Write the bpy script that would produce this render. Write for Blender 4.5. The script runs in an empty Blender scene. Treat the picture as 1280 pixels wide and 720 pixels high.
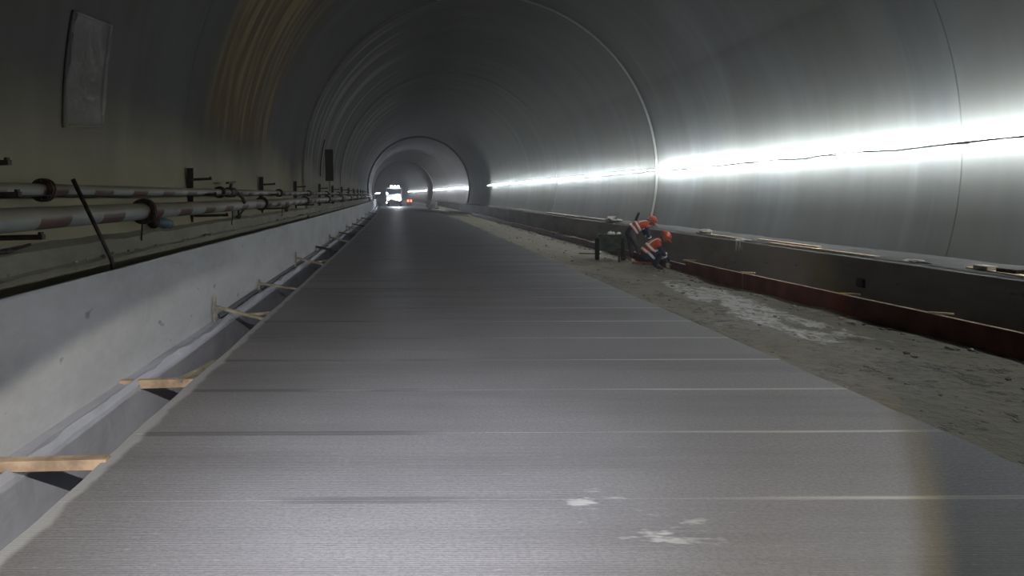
import bpy, bmesh, math, random
from mathutils import Vector, Matrix, noise as mnoise
random.seed(7)
PI = math.pi
sc = bpy.context.scene
C = sc.collection

# ------------------------------------------------------------------ camera
cam_d = bpy.data.cameras.new('camera')
cam = bpy.data.objects.new('camera', cam_d); C.objects.link(cam)
cam.location = (0, 0, 1.5); cam.rotation_euler = (PI/2, 0, 0)
cam_d.sensor_width = 36; cam_d.lens = 25.99
cam_d.shift_x = 0.1055; cam_d.shift_y = -0.0914
cam_d.clip_end = 600; cam_d.clip_start = 0.05
sc.camera = cam

# ------------------------------------------------------------------ world, exposure
w = bpy.data.worlds.new('world'); sc.world = w; w.use_nodes = True
w.node_tree.nodes['Background'].inputs[0].default_value = (0.5, 0.55, 0.6, 1)
w.node_tree.nodes['Background'].inputs[1].default_value = 0.0
sc.view_settings.view_transform = 'Standard'; sc.view_settings.look = 'None'
sc.view_settings.exposure = 0.0; sc.view_settings.gamma = 1.0
sc.view_settings.use_curve_mapping = False
sc.cycles.max_bounces = 6
sc.cycles.diffuse_bounces = 4
sc.cycles.volume_bounces = 1
sc.cycles.caustics_reflective = False; sc.cycles.caustics_refractive = False
sc.cycles.sample_clamp_indirect = 2.0

# ------------------------------------------------------------------ work lamps behind the camera
def spot(name, loc, axis, half_deg, power, col, blend, rad):
    d = bpy.data.lights.new(name, 'SPOT'); o = bpy.data.objects.new(name, d); C.objects.link(o)
    o.location = loc; o.rotation_euler = Vector(axis).to_track_quat('-Z', 'Y').to_euler()
    d.spot_size = math.radians(half_deg*2); d.energy = power; d.color = col
    d.spot_blend = blend; d.shadow_soft_size = rad
    return o
# an oval flood lamp on a mast just behind and above the camera (its beam is wider than it is high)
def flood(name, power, col, grow, blend, yaw=0.0):
    L = Vector((0.313, -1.144, 3.053)); a = Vector((-0.031+yaw, 1, -0.584)).normalized()
    r = a.cross(Vector((0, 0, 1))).normalized(); u = r.cross(a); c, q = math.cos(0.855), math.sin(0.855)
    r2 = c*r+q*u; u2 = -q*r+c*u
    o = spot(name, L, (0, 1, 0), 45, power, col, blend, 0.03)
    o.rotation_euler = Matrix((r2, u2, -a)).transposed().to_euler()
    o.scale = (0.724*grow, 0.387*grow, 1)
    return o
flood('flood_lamp', 1100, (0.70, 0.78, 1.0), 0.985, 0.07)
flood('flood_lamp_core', 1900, (0.84, 0.88, 1.0), 0.70, 1.0)
flood('flood_lamp_rim', 640, (1.0, 0.74, 0.16), 0.995, 0.04, 0.010)
LED = 520.0
HAZE = 0.0035

# ------------------------------------------------------------------ node helpers
def new_mat(name):
    m = bpy.data.materials.new(name); m.use_nodes = True
    nt = m.node_tree; b = nt.nodes['Principled BSDF']
    return m, nt, b
class N:
    """little node graph builder"""
    def __init__(s, nt): s.nt = nt
    def n(s, t, **k):
        x = s.nt.nodes.new(t)
        for a, v in k.items(): setattr(x, a, v)
        return x
    def put(s, sock, v):
        if hasattr(v, 'links'): s.nt.links.new(v, sock)
        else:
            if isinstance(v, tuple) and len(v) == 3 and sock.type == 'RGBA': v = (*v, 1)
            sock.default_value = v
    def math(s, op, a, b=0.0, c=None, clamp=False):
        x = s.n('ShaderNodeMath', operation=op, use_clamp=clamp)
        s.put(x.inputs[0], a); s.put(x.inputs[1], b)
        if c is not None: s.put(x.inputs[2], c)
        return x.outputs[0]
    def mix(s, f, a, b):
        x = s.n('ShaderNodeMix', data_type='RGBA')
        s.put(x.inputs[0], f); s.put(x.inputs[6], a); s.put(x.inputs[7], b)
        return x.outputs[2]
    def rng(s, v, a, b, c=0.0, d=1.0, smooth=True):
        x = s.n('ShaderNodeMapRange', interpolation_type='SMOOTHSTEP' if smooth else 'LINEAR')
        for i, q in enumerate((v, a, b, c, d)): s.put(x.inputs[i], q)
        return x.outputs[0]
    def noise(s, vec, scale=(1, 1, 1), sc_=1.0, detail=4, rough=0.55, off=(0, 0, 0)):
        m = s.n('ShaderNodeMapping'); s.put(m.inputs[0], vec); m.inputs['Scale'].default_value = scale
        m.inputs['Location'].default_value = off
        x = s.n('ShaderNodeTexNoise'); s.put(x.inputs['Vector'], m.outputs[0])
        x.inputs['Scale'].default_value = sc_; x.inputs['Detail'].default_value = detail
        x.inputs['Roughness'].default_value = rough
        return x.outputs['Fac']
    def pos(s):
        g = s.n('ShaderNodeNewGeometry'); return g.outputs['Position']
    def xyz(s, v):
        x = s.n('ShaderNodeSeparateXYZ'); s.put(x.inputs[0], v); return x.outputs
    def uv(s): return s.n('ShaderNodeTexCoord').outputs['UV']
    def obj(s): return s.n('ShaderNodeTexCoord').outputs['Object']
    def bump(s, h, strength=0.3, dist=0.02):
        x = s.n('ShaderNodeBump'); s.put(x.inputs['Height'], h)
        x.inputs['Strength'].default_value = strength; x.inputs['Distance'].default_value = dist
        return x.outputs[0]

def simple(name, col, rough=0.7, metal=0.0, var=0.25, scale=8.0, bump=0.2, spec=0.3):
    m, nt, b = new_mat(name); g = N(nt)
    f = g.noise(g.obj(), sc_=scale)
    dark = tuple(c*(1-var) for c in col); lite = tuple(min(1, c*(1+var)) for c in col)
    g.put(b.inputs['Base Color'], g.mix(g.rng(f, 0.3, 0.7), dark, lite))
    b.inputs['Roughness'].default_value = rough; b.inputs['Metallic'].default_value = metal
    b.inputs['Specular IOR Level'].default_value = spec
    if bump: g.put(b.inputs['Normal'], g.bump(f, bump, 0.01))
    return m
def emit(name, col, s):
    m, nt, b = new_mat(name)
    b.inputs['Base Color'].default_value = (0.8, 0.8, 0.8, 1)
    b.inputs['Emission Color'].default_value = (*col, 1); b.inputs['Emission Strength'].default_value = s
    return m

def lining_mat(name, base, stain, kind):
    m, nt, b = new_mat(name); g = N(nt)
    uv = g.uv(); u, v, _ = g.xyz(uv)                 # u = metres along the tunnel, v = arc metres from the crown
    P = g.pos(); px, py, pz = g.xyz(P)
    streak = g.noise(uv, (0.7, 0.13, 1), 1.0, 6, 0.6)
    fine = g.noise(uv, (3.0, 0.30, 1), 1.0, 5, 0.6, (3, 9, 0))
    blot = g.noise(uv, (0.35, 0.3, 1), 1.0, 4, 0.5, (11, 2, 0))
    grain = g.noise(uv, (30, 30, 1), 1.0, 3, 0.6)
    col = g.mix(g.rng(streak, 0.35, 0.68), tuple(c*0.80 for c in base), tuple(c*1.10 for c in base))
    col = g.mix(g.math('MULTIPLY', g.rng(fine, 0.55, 0.72), 0.22), col, tuple(min(1, c*1.5) for c in base))
    col = g.mix(g.math('MULTIPLY', g.rng(blot, 0.42, 0.62), 0.45), col, stain)
    left = g.rng(px, 0.5, -1.5)
    if kind == 'near':
        # brown leak stains on the left flank, and the paler washed lower wall
        yy = g.math('ADD', py, g.math('MULTIPLY', g.math('SUBTRACT', streak, 0.5), 5.0))
        band = g.math('MULTIPLY', g.rng(yy, 10.6, 12.2), g.rng(yy, 17.5, 15.0))
        band = g.math('MULTIPLY', band, g.math('MULTIPLY', left, g.rng(pz, 2.1, 3.0)))
        zz = g.math('ADD', pz, g.math('MULTIPLY', g.math('SUBTRACT', blot, 0.5), 1.6))
        low = g.math('MULTIPLY', g.rng(zz, 2.75, 1.5), left)
        col = g.mix(g.math('MULTIPLY', low, 0.85), col, (0.34, 0.31, 0.21))
    stain_f = None
    if kind == 'near':
        br = g.mix(g.rng(fine, 0.4, 0.66), (0.085, 0.055, 0.022), (0.24, 0.19, 0.10))
        stain_f = g.math('MULTIPLY', band, 0.9)
    if kind == 'mid':
        eff = g.math('MULTIPLY', left, g.rng(g.noise(uv, (2.2, 0.10, 1), 1.0, 5, 0.6, (7, 7, 0)), 0.5, 0.62))
        col = g.mix(g.math('MULTIPLY', eff, 0.5), col, (0.36, 0.355, 0.31))
        zz = g.math('ADD', pz, g.math('MULTIPLY', g.math('SUBTRACT', blot, 0.5), 1.2))
        low = g.math('MULTIPLY', g.rng(zz, 2.8, 2.0), left)
        col = g.mix(g.math('MULTIPLY', low, 0.7), col, (0.28, 0.27, 0.22))
    right = g.rng(px, 2.5, 5.5)
    drip = g.math('MULTIPLY', right, g.rng(g.noise(uv, (1.1, 0.06, 1), 1.0, 4, 0.6, (2, 5, 0)), 0.55, 0.68))
    col = g.mix(g.math('MULTIPLY', drip, 0.04), col, (0.5, 0.5, 0.46))
    if stain_f is not None: col = g.mix(stain_f, col, br)
    g.put(b.inputs['Base Color'], col)
    g.put(b.inputs['Roughness'], g.rng(fine, 0.3, 0.7, 0.78, 0.92))
    b.inputs['Specular IOR Level'].default_value = 0.3
    h = g.math('ADD', g.math('MULTIPLY', streak, 0.6), g.math('MULTIPLY', grain, 0.15))
    g.put(b.inputs['Normal'], g.bump(h, 0.15, 0.02))
    return m

def concrete(name, base, var=0.3, warm=None, zscale=1.0, rough=0.75):
    m, nt, b = new_mat(name); g = N(nt); P = g.pos()
    a = g.noise(P, (0.8, 0.5, 1.6*zscale), 1.0, 5, 0.6)
    f = g.noise(P, (9, 6, 12), 1.0, 4, 0.65)
    c = g.mix(g.rng(a, 0.3, 0.7), tuple(x*(1-var) for x in base), tuple(x*(1+var) for x in base))
    pit = g.rng(g.noise(P, (6, 3, 7), 1.0, 2, 0.5, (5, 1, 3)), 0.69, 0.74)
    c = g.mix(g.math('MULTIPLY', pit, 0.6), c, tuple(x*0.35 for x in base))
    c = g.mix(g.math('MULTIPLY', g.rng(f, 0.4, 0.7), 0.2), c, warm or tuple(x*1.3 for x in base))
    g.put(b.inputs['Base Color'], c); b.inputs['Roughness'].default_value = rough
    b.inputs['Specular IOR Level'].default_value = 0.3
    g.put(b.inputs['Normal'], g.bump(f, 0.35, 0.015))
    return m

def slab_mat():
    m, nt, b = new_mat('fresh_slab_concrete'); g = N(nt); P = g.pos(); x, y, z = g.xyz(P)
    wob = g.noise(P, (0.25, 0.5, 1), 1.0, 3, 0.5)
    yy = g.math('ADD', y, g.math('MULTIPLY', wob, 0.02))
    ph = g.math('MULTIPLY', yy, 2*PI/0.017)
    rake = g.math('SINE', ph)
    tine = g.noise(P, (1.1, 55, 1), 1.0, 3, 0.7)
    spk = g.noise(P, (14, 60, 1), 1.0, 3, 0.7, (4, 0, 0))
    big = g.noise(P, (0.45, 0.55, 1), 1.0, 4, 0.55)
    wide = g.noise(P, (0.18, 1.5, 1), 1.0, 3, 0.6, (3, 3, 0))
    c = g.mix(g.rng(big, 0.3, 0.7), (0.225, 0.222, 0.238), (0.295, 0.290, 0.306))
    c = g.mix(g.math('MULTIPLY', g.rng(wide, 0.45, 0.65), 0.5), c, (0.17, 0.165, 0.173))
    c = g.mix(g.math('MULTIPLY', g.rng(tine, 0.35, 0.7), 0.40), c, (0.30, 0.295, 0.30))
    sand = g.noise(P, (45, 60, 40), 1.0, 3, 0.75, (2, 8, 0))
    c = g.mix(g.math('MULTIPLY', g.rng(sand, 0.55, 0.42), 0.45), c, (0.15, 0.147, 0.155))
    c = g.mix(g.math('MULTIPLY', g.rng(spk, 0.60, 0.74), 0.5), c, (0.48, 0.48, 0.48))
    # damp bands left behind by the screed every metre on the left, dried slurry lines on the right
    fr = g.math('FRACT', g.math('DIVIDE', g.math('ADD', g.math('SUBTRACT', y, 0.06), g.math('MULTIPLY', x, -0.012)), 1.02))
    d = g.math('ABSOLUTE', g.math('SUBTRACT', fr, 0.5))
    near0 = g.rng(d, 0.052, 0.028)
    nz = g.noise(P, (0.5, 0.9, 1), 1.0, 3, 0.6, (8, 2, 0))
    dk = g.math('MULTIPLY', near0, g.math('MULTIPLY', g.rng(x, 1.2, -0.4), g.rng(nz, 0.42, 0.55)))
    c = g.mix(g.math('MULTIPLY', dk, 0.8), c, (0.13, 0.13, 0.135))
    wl = g.math('MULTIPLY', g.rng(d, 0.028, 0.012), g.math('MULTIPLY', g.rng(x, 1.2, 2.6), g.rng(nz, 0.30, 0.5, 0.35, 1)))
    c = g.mix(g.math('MULTIPLY', wl, 0.7), c, (0.55, 0.55, 0.53))
    # pale slurry blotches
    bl = g.noise(P, (2.2, 5, 1), 1.0, 4, 0.65, (1.5, 6.3, 0))
    where = g.math('MULTIPLY', g.rng(g.math('ABSOLUTE', g.math('SUBTRACT', x, 1.05)), 0.6, 0.1),
                   g.rng(g.math('ABSOLUTE', g.math('SUBTRACT', y, 3.45)), 0.55, 0.1))
    blf = g.rng(g.math('ADD', bl, g.math('MULTIPLY', where, 0.12)), 0.66, 0.74)
    c = g.mix(g.math('MULTIPLY', g.math('MULTIPLY', blf, where), 0.8), c, (0.6, 0.6, 0.6))
    # pale left lip
    cx = g.math('ADD', x, g.math('DIVIDE', g.math('MULTIPLY', y, y), 7000))
    lipn = g.math('ADD', cx, g.math('MULTIPLY', g.math('SUBTRACT', g.noise(P, (3, 2.2, 3), 1.0, 3, 0.6), 0.5), 0.12))
    c = g.mix(g.math('MULTIPLY', g.rng(lipn, -1.60, -1.645), 0.75), c, (0.52, 0.53, 0.55))
    g.put(b.inputs['Base Color'], c)
    g.put(b.inputs['Roughness'], g.rng(big, 0.3, 0.7, 0.52, 0.68))
    b.inputs['Specular IOR Level'].default_value = 0.35
    h = g.math('ADD', g.math('MULTIPLY', rake, 0.22), g.math('ADD', tine, g.math('MULTIPLY', spk, 0.8)))
    g.put(b.inputs['Normal'], g.bump(h, 0.4, 0.004))
    return m

def ground_mat():
    m, nt, b = new_mat('raw_ground'); g = N(nt); P = g.pos(); x, y, z = g.xyz(P)
    a = g.noise(P, (0.5, 0.35, 1), 1.0, 5, 0.6)
    f = g.noise(P, (7, 7, 7), 1.0, 5, 0.7)
    c = g.mix(g.rng(a, 0.32, 0.66), (0.12, 0.105, 0.082), (0.25, 0.23, 0.18))
    c = g.mix(g.math('MULTIPLY', g.rng(f, 0.40, 0.62), 0.5), c, (0.24, 0.22, 0.175))
    c = g.mix(g.math('MULTIPLY', g.rng(f, 0.40, 0.30), 0.6), c, (0.06, 0.055, 0.045))
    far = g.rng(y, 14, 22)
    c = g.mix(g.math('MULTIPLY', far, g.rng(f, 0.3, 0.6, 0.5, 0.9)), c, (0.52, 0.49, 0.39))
    sl = g.noise(P, (1.6, 0.8, 1), 1.0, 5, 0.7, (2, 7, 0))
    line = g.rng(g.math('ABSOLUTE', g.math('SUBTRACT', x, 5.15)), 0.85, 0.15)
    yr = g.math('MULTIPLY', g.rng(y, 6.2, 9.0), g.rng(y, 17.0, 13.0))
    k = g.math('MULTIPLY', line, yr)
    mk = g.rng(g.math('ADD', sl, g.math('MULTIPLY', k, 0.30)), 0.70, 0.80)
    mk = g.math('MULTIPLY', mk, g.rng(g.noise(P, (8, 5, 8), 1, 4, 0.7), 0.35, 0.55))
    c = g.mix(g.math('MULTIPLY', mk, 0.85), c, (0.62, 0.62, 0.60))
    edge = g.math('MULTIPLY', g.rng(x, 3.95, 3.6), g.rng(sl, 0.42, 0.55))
    c = g.mix(g.math('MULTIPLY', edge, 0.8), c, (0.06, 0.085, 0.075))  # shade of the gap beside the slab, put into the ground colour
    g.put(b.inputs['Base Color'], c)
    g.put(b.inputs['Roughness'], g.rng(a, 0.3, 0.7, 0.6, 0.9))
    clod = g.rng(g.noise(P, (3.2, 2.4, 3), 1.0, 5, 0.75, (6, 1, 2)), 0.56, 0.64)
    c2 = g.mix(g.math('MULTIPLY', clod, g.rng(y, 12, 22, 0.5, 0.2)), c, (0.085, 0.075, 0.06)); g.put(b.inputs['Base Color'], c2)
    g.put(b.inputs['Normal'], g.bump(g.math('ADD', f, g.math('MULTIPLY', clod, 0.5)), 1.0, 0.045))
    return m

def pipe_mat(name, period, phase):
    m, nt, b = new_mat(name); g = N(nt); P = g.pos(); x, y, z = g.xyz(P)
    nrm = g.xyz(g.n('ShaderNodeNewGeometry').outputs['Normal'])
    fr = g.math('FRACT', g.math('DIVIDE', g.math('ADD', y, phase), period))
    red = g.rng(g.math('ABSOLUTE', g.math('SUBTRACT', fr, 0.5)), 0.235, 0.215)
    n1 = g.noise(P, (6, 2, 6), 1.0, 4, 0.6)
    c = g.mix(red, (0.27, 0.30, 0.285), (0.11, 0.060, 0.052))
    up = g.rng(g.math('ADD', nrm[2], g.math('MULTIPLY', g.math('SUBTRACT', n1, 0.5), 0.5)), -0.15, 0.2)
    c = g.mix(g.math('MULTIPLY', up, 0.92), c, (0.24, 0.22, 0.16))
    c = g.mix(g.math('MULTIPLY', g.rng(n1, 0.5, 0.7), 0.4), c, (0.16, 0.14, 0.11))
    g.put(b.inputs['Base Color'], c); b.inputs['Roughness'].default_value = 0.6
    return m

M_near = lining_mat('old_lining_concrete', (0.088, 0.089, 0.087), (0.07, 0.067, 0.052), 'near')
M_mid = lining_mat('lining_concrete', (0.088, 0.089, 0.086), (0.085, 0.082, 0.066), 'mid')
M_far = lining_mat('far_lining_concrete', (0.13, 0.127, 0.13), (0.13, 0.12, 0.12), 'far')
M_bench = concrete('bench_concrete', (0.54, 0.55, 0.57), 0.12)
M_benchR = concrete('right_bench_concrete', (0.26, 0.245, 0.235), 0.2)
M_edge = concrete('lightened_step_face', (0.26, 0.255, 0.24), 0.15)  # step faces paler than the lining: the light they catch is in the colour
M_shade_debris = concrete('shaded_bench_debris', (0.05, 0.048, 0.045), 0.3, None, 1, 0.9)
M_ledge = concrete('dirty_ledge_concrete', (0.27, 0.255, 0.205), 0.25)
M_kerb = concrete('kerb_concrete', (0.50, 0.52, 0.60), 0.2, (0.6, 0.6, 0.62))
M_slab = slab_mat(); M_ground = ground_mat()
M_wood = simple('pine_timber', (0.50, 0.37, 0.26), 0.7, 0, 0.35, 6, 0.3)
M_dustw = simple('dusty_timber', (0.36, 0.32, 0.26), 0.8, 0, 0.3, 7, 0.3)
M_palew = simple('pale_timber_edge', (0.60, 0.47, 0.33), 0.75, 0, 0.25, 6, 0.2)
M_film = simple('film_faced_panel', (0.045, 0.047, 0.060), 0.55, 0, 0.35, 3, 0.1, 0.3)
M_red = simple('red_film_board', (0.12, 0.040, 0.032), 0.55, 0, 0.35, 3, 0.15)
M_steel = simple('rusty_dark_steel', (0.045, 0.038, 0.030), 0.6, 0.3, 0.4, 20, 0.2)
M_flange = simple('rusty_flange', (0.07, 0.045, 0.033), 0.6, 0.3, 0.4, 20, 0.2)
M_rubber = simple('black_rubber', (0.018, 0.018, 0.018), 0.85, 0, 0.3, 10, 0.2)
M_cable = simple('black_cable', (0.02, 0.02, 0.022), 0.6, 0, 0.2, 10, 0)
M_tub = simple('grey_green_steel', (0.07, 0.085, 0.075), 0.6, 0.2, 0.35, 6, 0.2)
M_rubble = simple('concrete_rubble', (0.28, 0.27, 0.24), 0.9, 0, 0.4, 9, 0.4)
M_white = simple('white_foam', (0.75, 0.75, 0.72), 0.8, 0, 0.1, 5, 0.1)
M_redbox = simple('red_painted_steel', (0.38, 0.085, 0.06), 0.5, 0, 0.3, 9, 0.1)
M_blue = simple('blue_grey_paint', (0.09, 0.13, 0.16), 0.5, 0, 0.3, 9, 0.1)
M_skin = simple('weathered_skin', (0.36, 0.20, 0.13), 0.6, 0, 0.1, 5, 0.05)
M_navy = simple('navy_cotton', (0.035, 0.045, 0.075), 0.85, 0, 0.3, 12, 0.3)
M_gtrous = simple('dark_grey_cotton', (0.085, 0.08, 0.085), 0.85, 0, 0.3, 12, 0.3)
M_vest = simple('red_orange_vest', (0.62, 0.10, 0.05), 0.7, 0, 0.15, 10, 0.2)
M_refl = simple('silver_reflective_tape', (0.93, 0.93, 0.96), 0.4, 0, 0.03, 10, 0)
M_helm = simple('red_helmet_plastic', (0.66, 0.12, 0.06), 0.35, 0, 0.1, 5, 0, 0.5)
M_boot = simple('black_boot_leather', (0.03, 0.028, 0.026), 0.7, 0, 0.3, 10, 0.2)
M_glove = simple('pale_work_glove', (0.45, 0.42, 0.36), 0.85, 0, 0.15, 10, 0.2)
M_hair = simple('black_hair', (0.012, 0.01, 0.01), 0.8, 0, 0.2, 10, 0.2)
M_truck = simple('white_truck_paint', (0.35, 0.36, 0.38), 0.5, 0, 0.2, 3, 0.05)
M_glass = simple('dark_windscreen', (0.02, 0.025, 0.03), 0.1, 0, 0.1, 2, 0, 0.5)
M_alu = simple('white_aluminium_channel', (0.6, 0.6, 0.6), 0.4, 0, 0.1, 5, 0)
M_led_room = emit('led_light_room_side', (0.95, 0.98, 1.0), 150.0)
M_led = emit('led_light', (0.86, 0.95, 1.0), LED)
M_lamp = emit('lamp_white', (0.82, 0.90, 1.0), 60)
M_tail = emit('tail_lamp_red', (1.0, 0.12, 0.06), 6)
def film_mat():
    m, nt, b = new_mat('clear_plastic_film'); g = N(nt)
    f = g.noise(g.obj(), (3, 3, 2), 1.5, 4, 0.6)
    g.put(b.inputs['Normal'], g.bump(f, 0.9, 0.08))
    b.inputs['Base Color'].default_value = (0.30, 0.31, 0.28, 1)
    b.inputs['Roughness'].default_value = 0.16; b.inputs['Alpha'].default_value = 0.35
    return m
M_sheet = film_mat()

# ------------------------------------------------------------------ geometry helpers
def cx(y): return -(y*y)/7000.0 if y > 0 else 0.0
def tag(o, label, cat, group=None, kind=None):
    o['label'] = label; o['category'] = cat
    if group: o['group'] = group
    if kind: o['kind'] = kind
    return o
def empty(name, loc=(0, 0, 0), rz=0.0, parent=None):
    o = bpy.data.objects.new(name, None); C.objects.link(o)
    o.location = loc; o.rotation_euler = (0, 0, rz); o.empty_display_size = 0.1
    if parent: o.parent = parent
    return o
def obj(name, bm, mat, parent=None, smooth=False):
    me = bpy.data.meshes.new(name)
    bmesh.ops.recalc_face_normals(bm, faces=bm.faces) if getattr(bm, '_rc', True) else None
    bm.to_mesh(me); bm.free()
    if isinstance(mat, (list, tuple)):
        for q in mat: me.materials.append(q)
    else: me.materials.append(mat)
    if smooth:
        for p in me.polygons: p.use_smooth = True
    o = bpy.data.objects.new(name, me); C.objects.link(o)
    if parent: o.parent = parent
    return o
class BM:
    pass
def nb(): return bmesh.new()
def box(bm, c, s, rot=None, bev=0.0):
    M = Matrix.Translation(c) @ (rot.to_4x4() if rot is not None else Matrix.Identity(4)) @ Matrix.Diagonal((*s, 1))
    r = bmesh.ops.create_cube(bm, size=1.0, matrix=M)
    if bev:
        es = list({e for v in r['verts'] for e in v.link_edges})
        bmesh.ops.bevel(bm, geom=es, offset=bev, segments=1, affect='EDGES')
    return bm
def beam(bm, a, b, wx, wz, up=(0, 0, 1), bev=0.0):
    a = Vector(a); b = Vector(b); d = (b-a); L = d.length; d.normalize()
    upv = Vector(up); s = d.cross(upv)
    if s.length < 1e-4: s = d.cross(Vector((0, 1, 0)))
    s.normalize(); u = s.cross(d)
    R = Matrix((s, d, u)).transposed()
    return box(bm, (a+b)/2, (wx, L, wz), R, bev)
def tube(bm, pts, rad, seg=10, caps=True):
    rings = []; n = len(pts); pts = [Vector(p) for p in pts]
    for i, p in enumerate(pts):
        t = (pts[min(i+1, n-1)]-pts[max(i-1, 0)]).normalized()
        ref = Vector((0, 0, 1)) if abs(t.z) < 0.9 else Vector((1, 0, 0))
        s = t.cross(ref).normalized(); u = s.cross(t)
        r = rad[i] if isinstance(rad, (list, tuple)) else rad
        rings.append([bm.verts.new(p+s*r*math.cos(2*PI*k/seg)+u*r*math.sin(2*PI*k/seg)) for k in range(seg)])
    for a, b in zip(rings, rings[1:]):
        for k in range(seg): bm.faces.new((a[k], a[(k+1) % seg], b[(k+1) % seg], b[k]))
    if caps: bm.faces.new(rings[0][::-1]); bm.faces.new(rings[-1])
    return bm
def lump(bm, c, s, seed=0, sub=2, amp=0.25):
    r = bmesh.ops.create_icosphere(bm, subdivisions=sub, radius=1.0)
    for v in r['verts']:
        k = 1+amp*mnoise.noise(v.co*1.7+Vector((seed*3.1, seed, 0)))*1.6
        v.co = Vector((v.co.x*s[0]*k, v.co.y*s[1]*k, v.co.z*s[2]*k))+Vector(c)
    return bm
def yr(y0, y1):
    ys = [y0]
    while ys[-1] < y1-1e-6:
        y = ys[-1]; st = 0.12 if y < 16 else (0.4 if y < 40 else (1.5 if y < 90 else 4))
        if y < 0: st = 0.5
        ys.append(min(y1, y+st))
    return ys
def sweep(name, prof, y0, y1, mat, parent=None, rough=None, smooth=False, ys=None):
    """prof: list of (x, z); rough: per-point amplitude of real unevenness"""
    bm = nb(); prev = None
    for y in (ys or yr(y0, y1)):
        row = []
        for i, (x, z) in enumerate(prof):
            a = rough[i] if rough else 0.0
            q = Vector((x*3, y*1.3, z*3+i*0.37))
            dx = a*(mnoise.noise(q)+0.5*mnoise.noise(q*3.1)); dz = a*(mnoise.noise(q+Vector((9, 4, 2)))+0.5*mnoise.noise(q*3.7))
            row.append(bm.verts.new((x+cx(y)+dx, y, z+dz)))
        if prev:
            for a, b, c, d in zip(prev, prev[1:], row[1:], row): bm.faces.new((a, b, c, d))
        prev = row
    return obj(name, bm, mat, parent, smooth)

# ------------------------------------------------------------------ the tunnel shell
AX_X, AX_Z = 2.38, 1.5+0.68
def struct(o): o['kind'] = 'structure'; return o
wall_left = struct(empty('wall_left')); wall_right = struct(empty('wall_right')); ceiling = struct(empty('ceiling'))
SECT = [(-9, -1.2, 5.42, M_near), (-1.2, 10.3, 5.42, M_near), (10.3, 22.5, 5.425, M_near),
        (22.5, 36.5, 5.345, M_mid), (36.5, 48.5, 5.315, M_mid), (48.5, 61, 5.33, M_mid), (61, 77, 5.38, M_mid),
        (77, 89, 5.22, M_far), (89, 101, 5.24, M_far), (101, 114, 5.21, M_far), (114, 128, 5.23, M_far),
        (128, 150, 4.98, M_far), (150, 175, 5.0, M_far), (175, 205, 4.99, M_far), (205, 250, 5.0, M_far), (250, 330, 5.0, M_far)]
def lining(parent, a0, a1, n, y0, y1, R, mat, Rn):
    """angles from the crown, + towards the right; the end face towards the camera is closed to the outer radius"""
    bm = nb(); uvl = bm.loops.layers.uv.new('UVMap')
    st = 1.5 if y1 < 40 else 4.0
    k = max(2, int((y1-y0)/st)); ys = [y0+(y1-y0)*i/k for i in range(k+1)]
    ang = [a0+(a1-a0)*i/n for i in range(n+1)]
    gap = 0.012 if y0 > -5 else 0
    rings = []
    spec = [(y0+gap, 5.75)] if Rn else []
    spec += [(y0+gap, R+0.015), (y0+gap+0.02, R)]+[(y, R) for y in ys[1:]]
    for y, r in spec:
        rings.append([(bm.verts.new((AX_X+cx(y)+r*math.sin(a), y, AX_Z+r*math.cos(a))), y, a*R) for a in ang])
    for A, B in zip(rings, rings[1:]):
        for i in range(n):
            q = [A[i], B[i], B[i+1], A[i+1]]
            f = bm.faces.new([v[0] for v in q]); f.smooth = True
            for l, v in zip(f.loops, q): l[uvl].uv = (v[1], v[2])
            if Rn and A is rings[0]: f.material_index = 1; f.smooth = False
    me = bpy.data.meshes.new('lining_section'); bm.to_mesh(me); bm.free(); me.materials.append(mat); me.materials.append(M_edge)
    try: me.set_sharp_from_angle(angle=math.radians(30))
    except Exception: pass
    o = bpy.data.objects.new('lining_section', me); C.objects.link(o); o.parent = parent
    return o
A1 = math.radians(62); A2 = math.radians(127)
for (y0, y1, R, mt) in SECT:
    lining(wall_left, -A2, -A1, 26, y0, y1, R, mt, True)
    lining(ceiling, -A1, A1, 52, y0, y1, R, mt, True)
    lining(wall_right, A1, A2, 26, y0, y1, R, mt, True)
bm = nb(); box(bm, (AX_X+cx(330), 330.5, 2.2), (14, 0.5, 13)); wb = struct(obj('wall_back', bm, M_far))
bm = nb(); box(bm, (AX_X, -9.3, 2.2), (14, 0.4, 13)); wf = struct(obj('wall_front', bm, M_near))

# left service bench: cable slot, front face, shelf and the drainage trench
struct(sweep('cable_ledge_left',
      [(-2.99, 1.13), (-2.90, 1.09), (-2.845, 1.06), (-2.81, 0.92), (-2.78, 0.90), (-2.785, 0.885), (-2.87, 0.87), (-2.87, 0.46), (-2.45, 0.45)], -9, 330, M_ledge,
      rough=[.02, .02, .02, .015, .010, .006, 0, 0, 0]))
struct(sweep('service_bench_left',
      [(-2.45, 0.45), (-2.385, 0.87), (-2.375, 0.885), (-2.355, 0.885), (-2.35, 0.87), (-2.35, 0.4), (-2.35, -0.06)], -9, 330, M_bench,
      rough=[0, .004, .006, .006, .004, 0, 0]))
struct(sweep('drain_trench', [(-2.36, -0.06), (-2.29, -0.075), (-2.24, -0.05), (-2.20, -0.035), (-2.17, -0.08), (-2.15, -0.30), (-2.13, -0.50), (-1.60, -0.50)],
      -9, 330, M_kerb, rough=[0, .02, .035, .04, .02, .01, 0, 0]))
# right service bench
struct(sweep('service_bench_right', [(6.90, -0.25), (6.90, 0.2), (6.90, 0.53), (6.915, 0.545), (7.15, 0.55), (7.30, 0.56), (7.62, 0.58)],
      -9, 330, M_benchR, rough=[0, .004, .006, .006, .008, .01, .01]))

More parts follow.
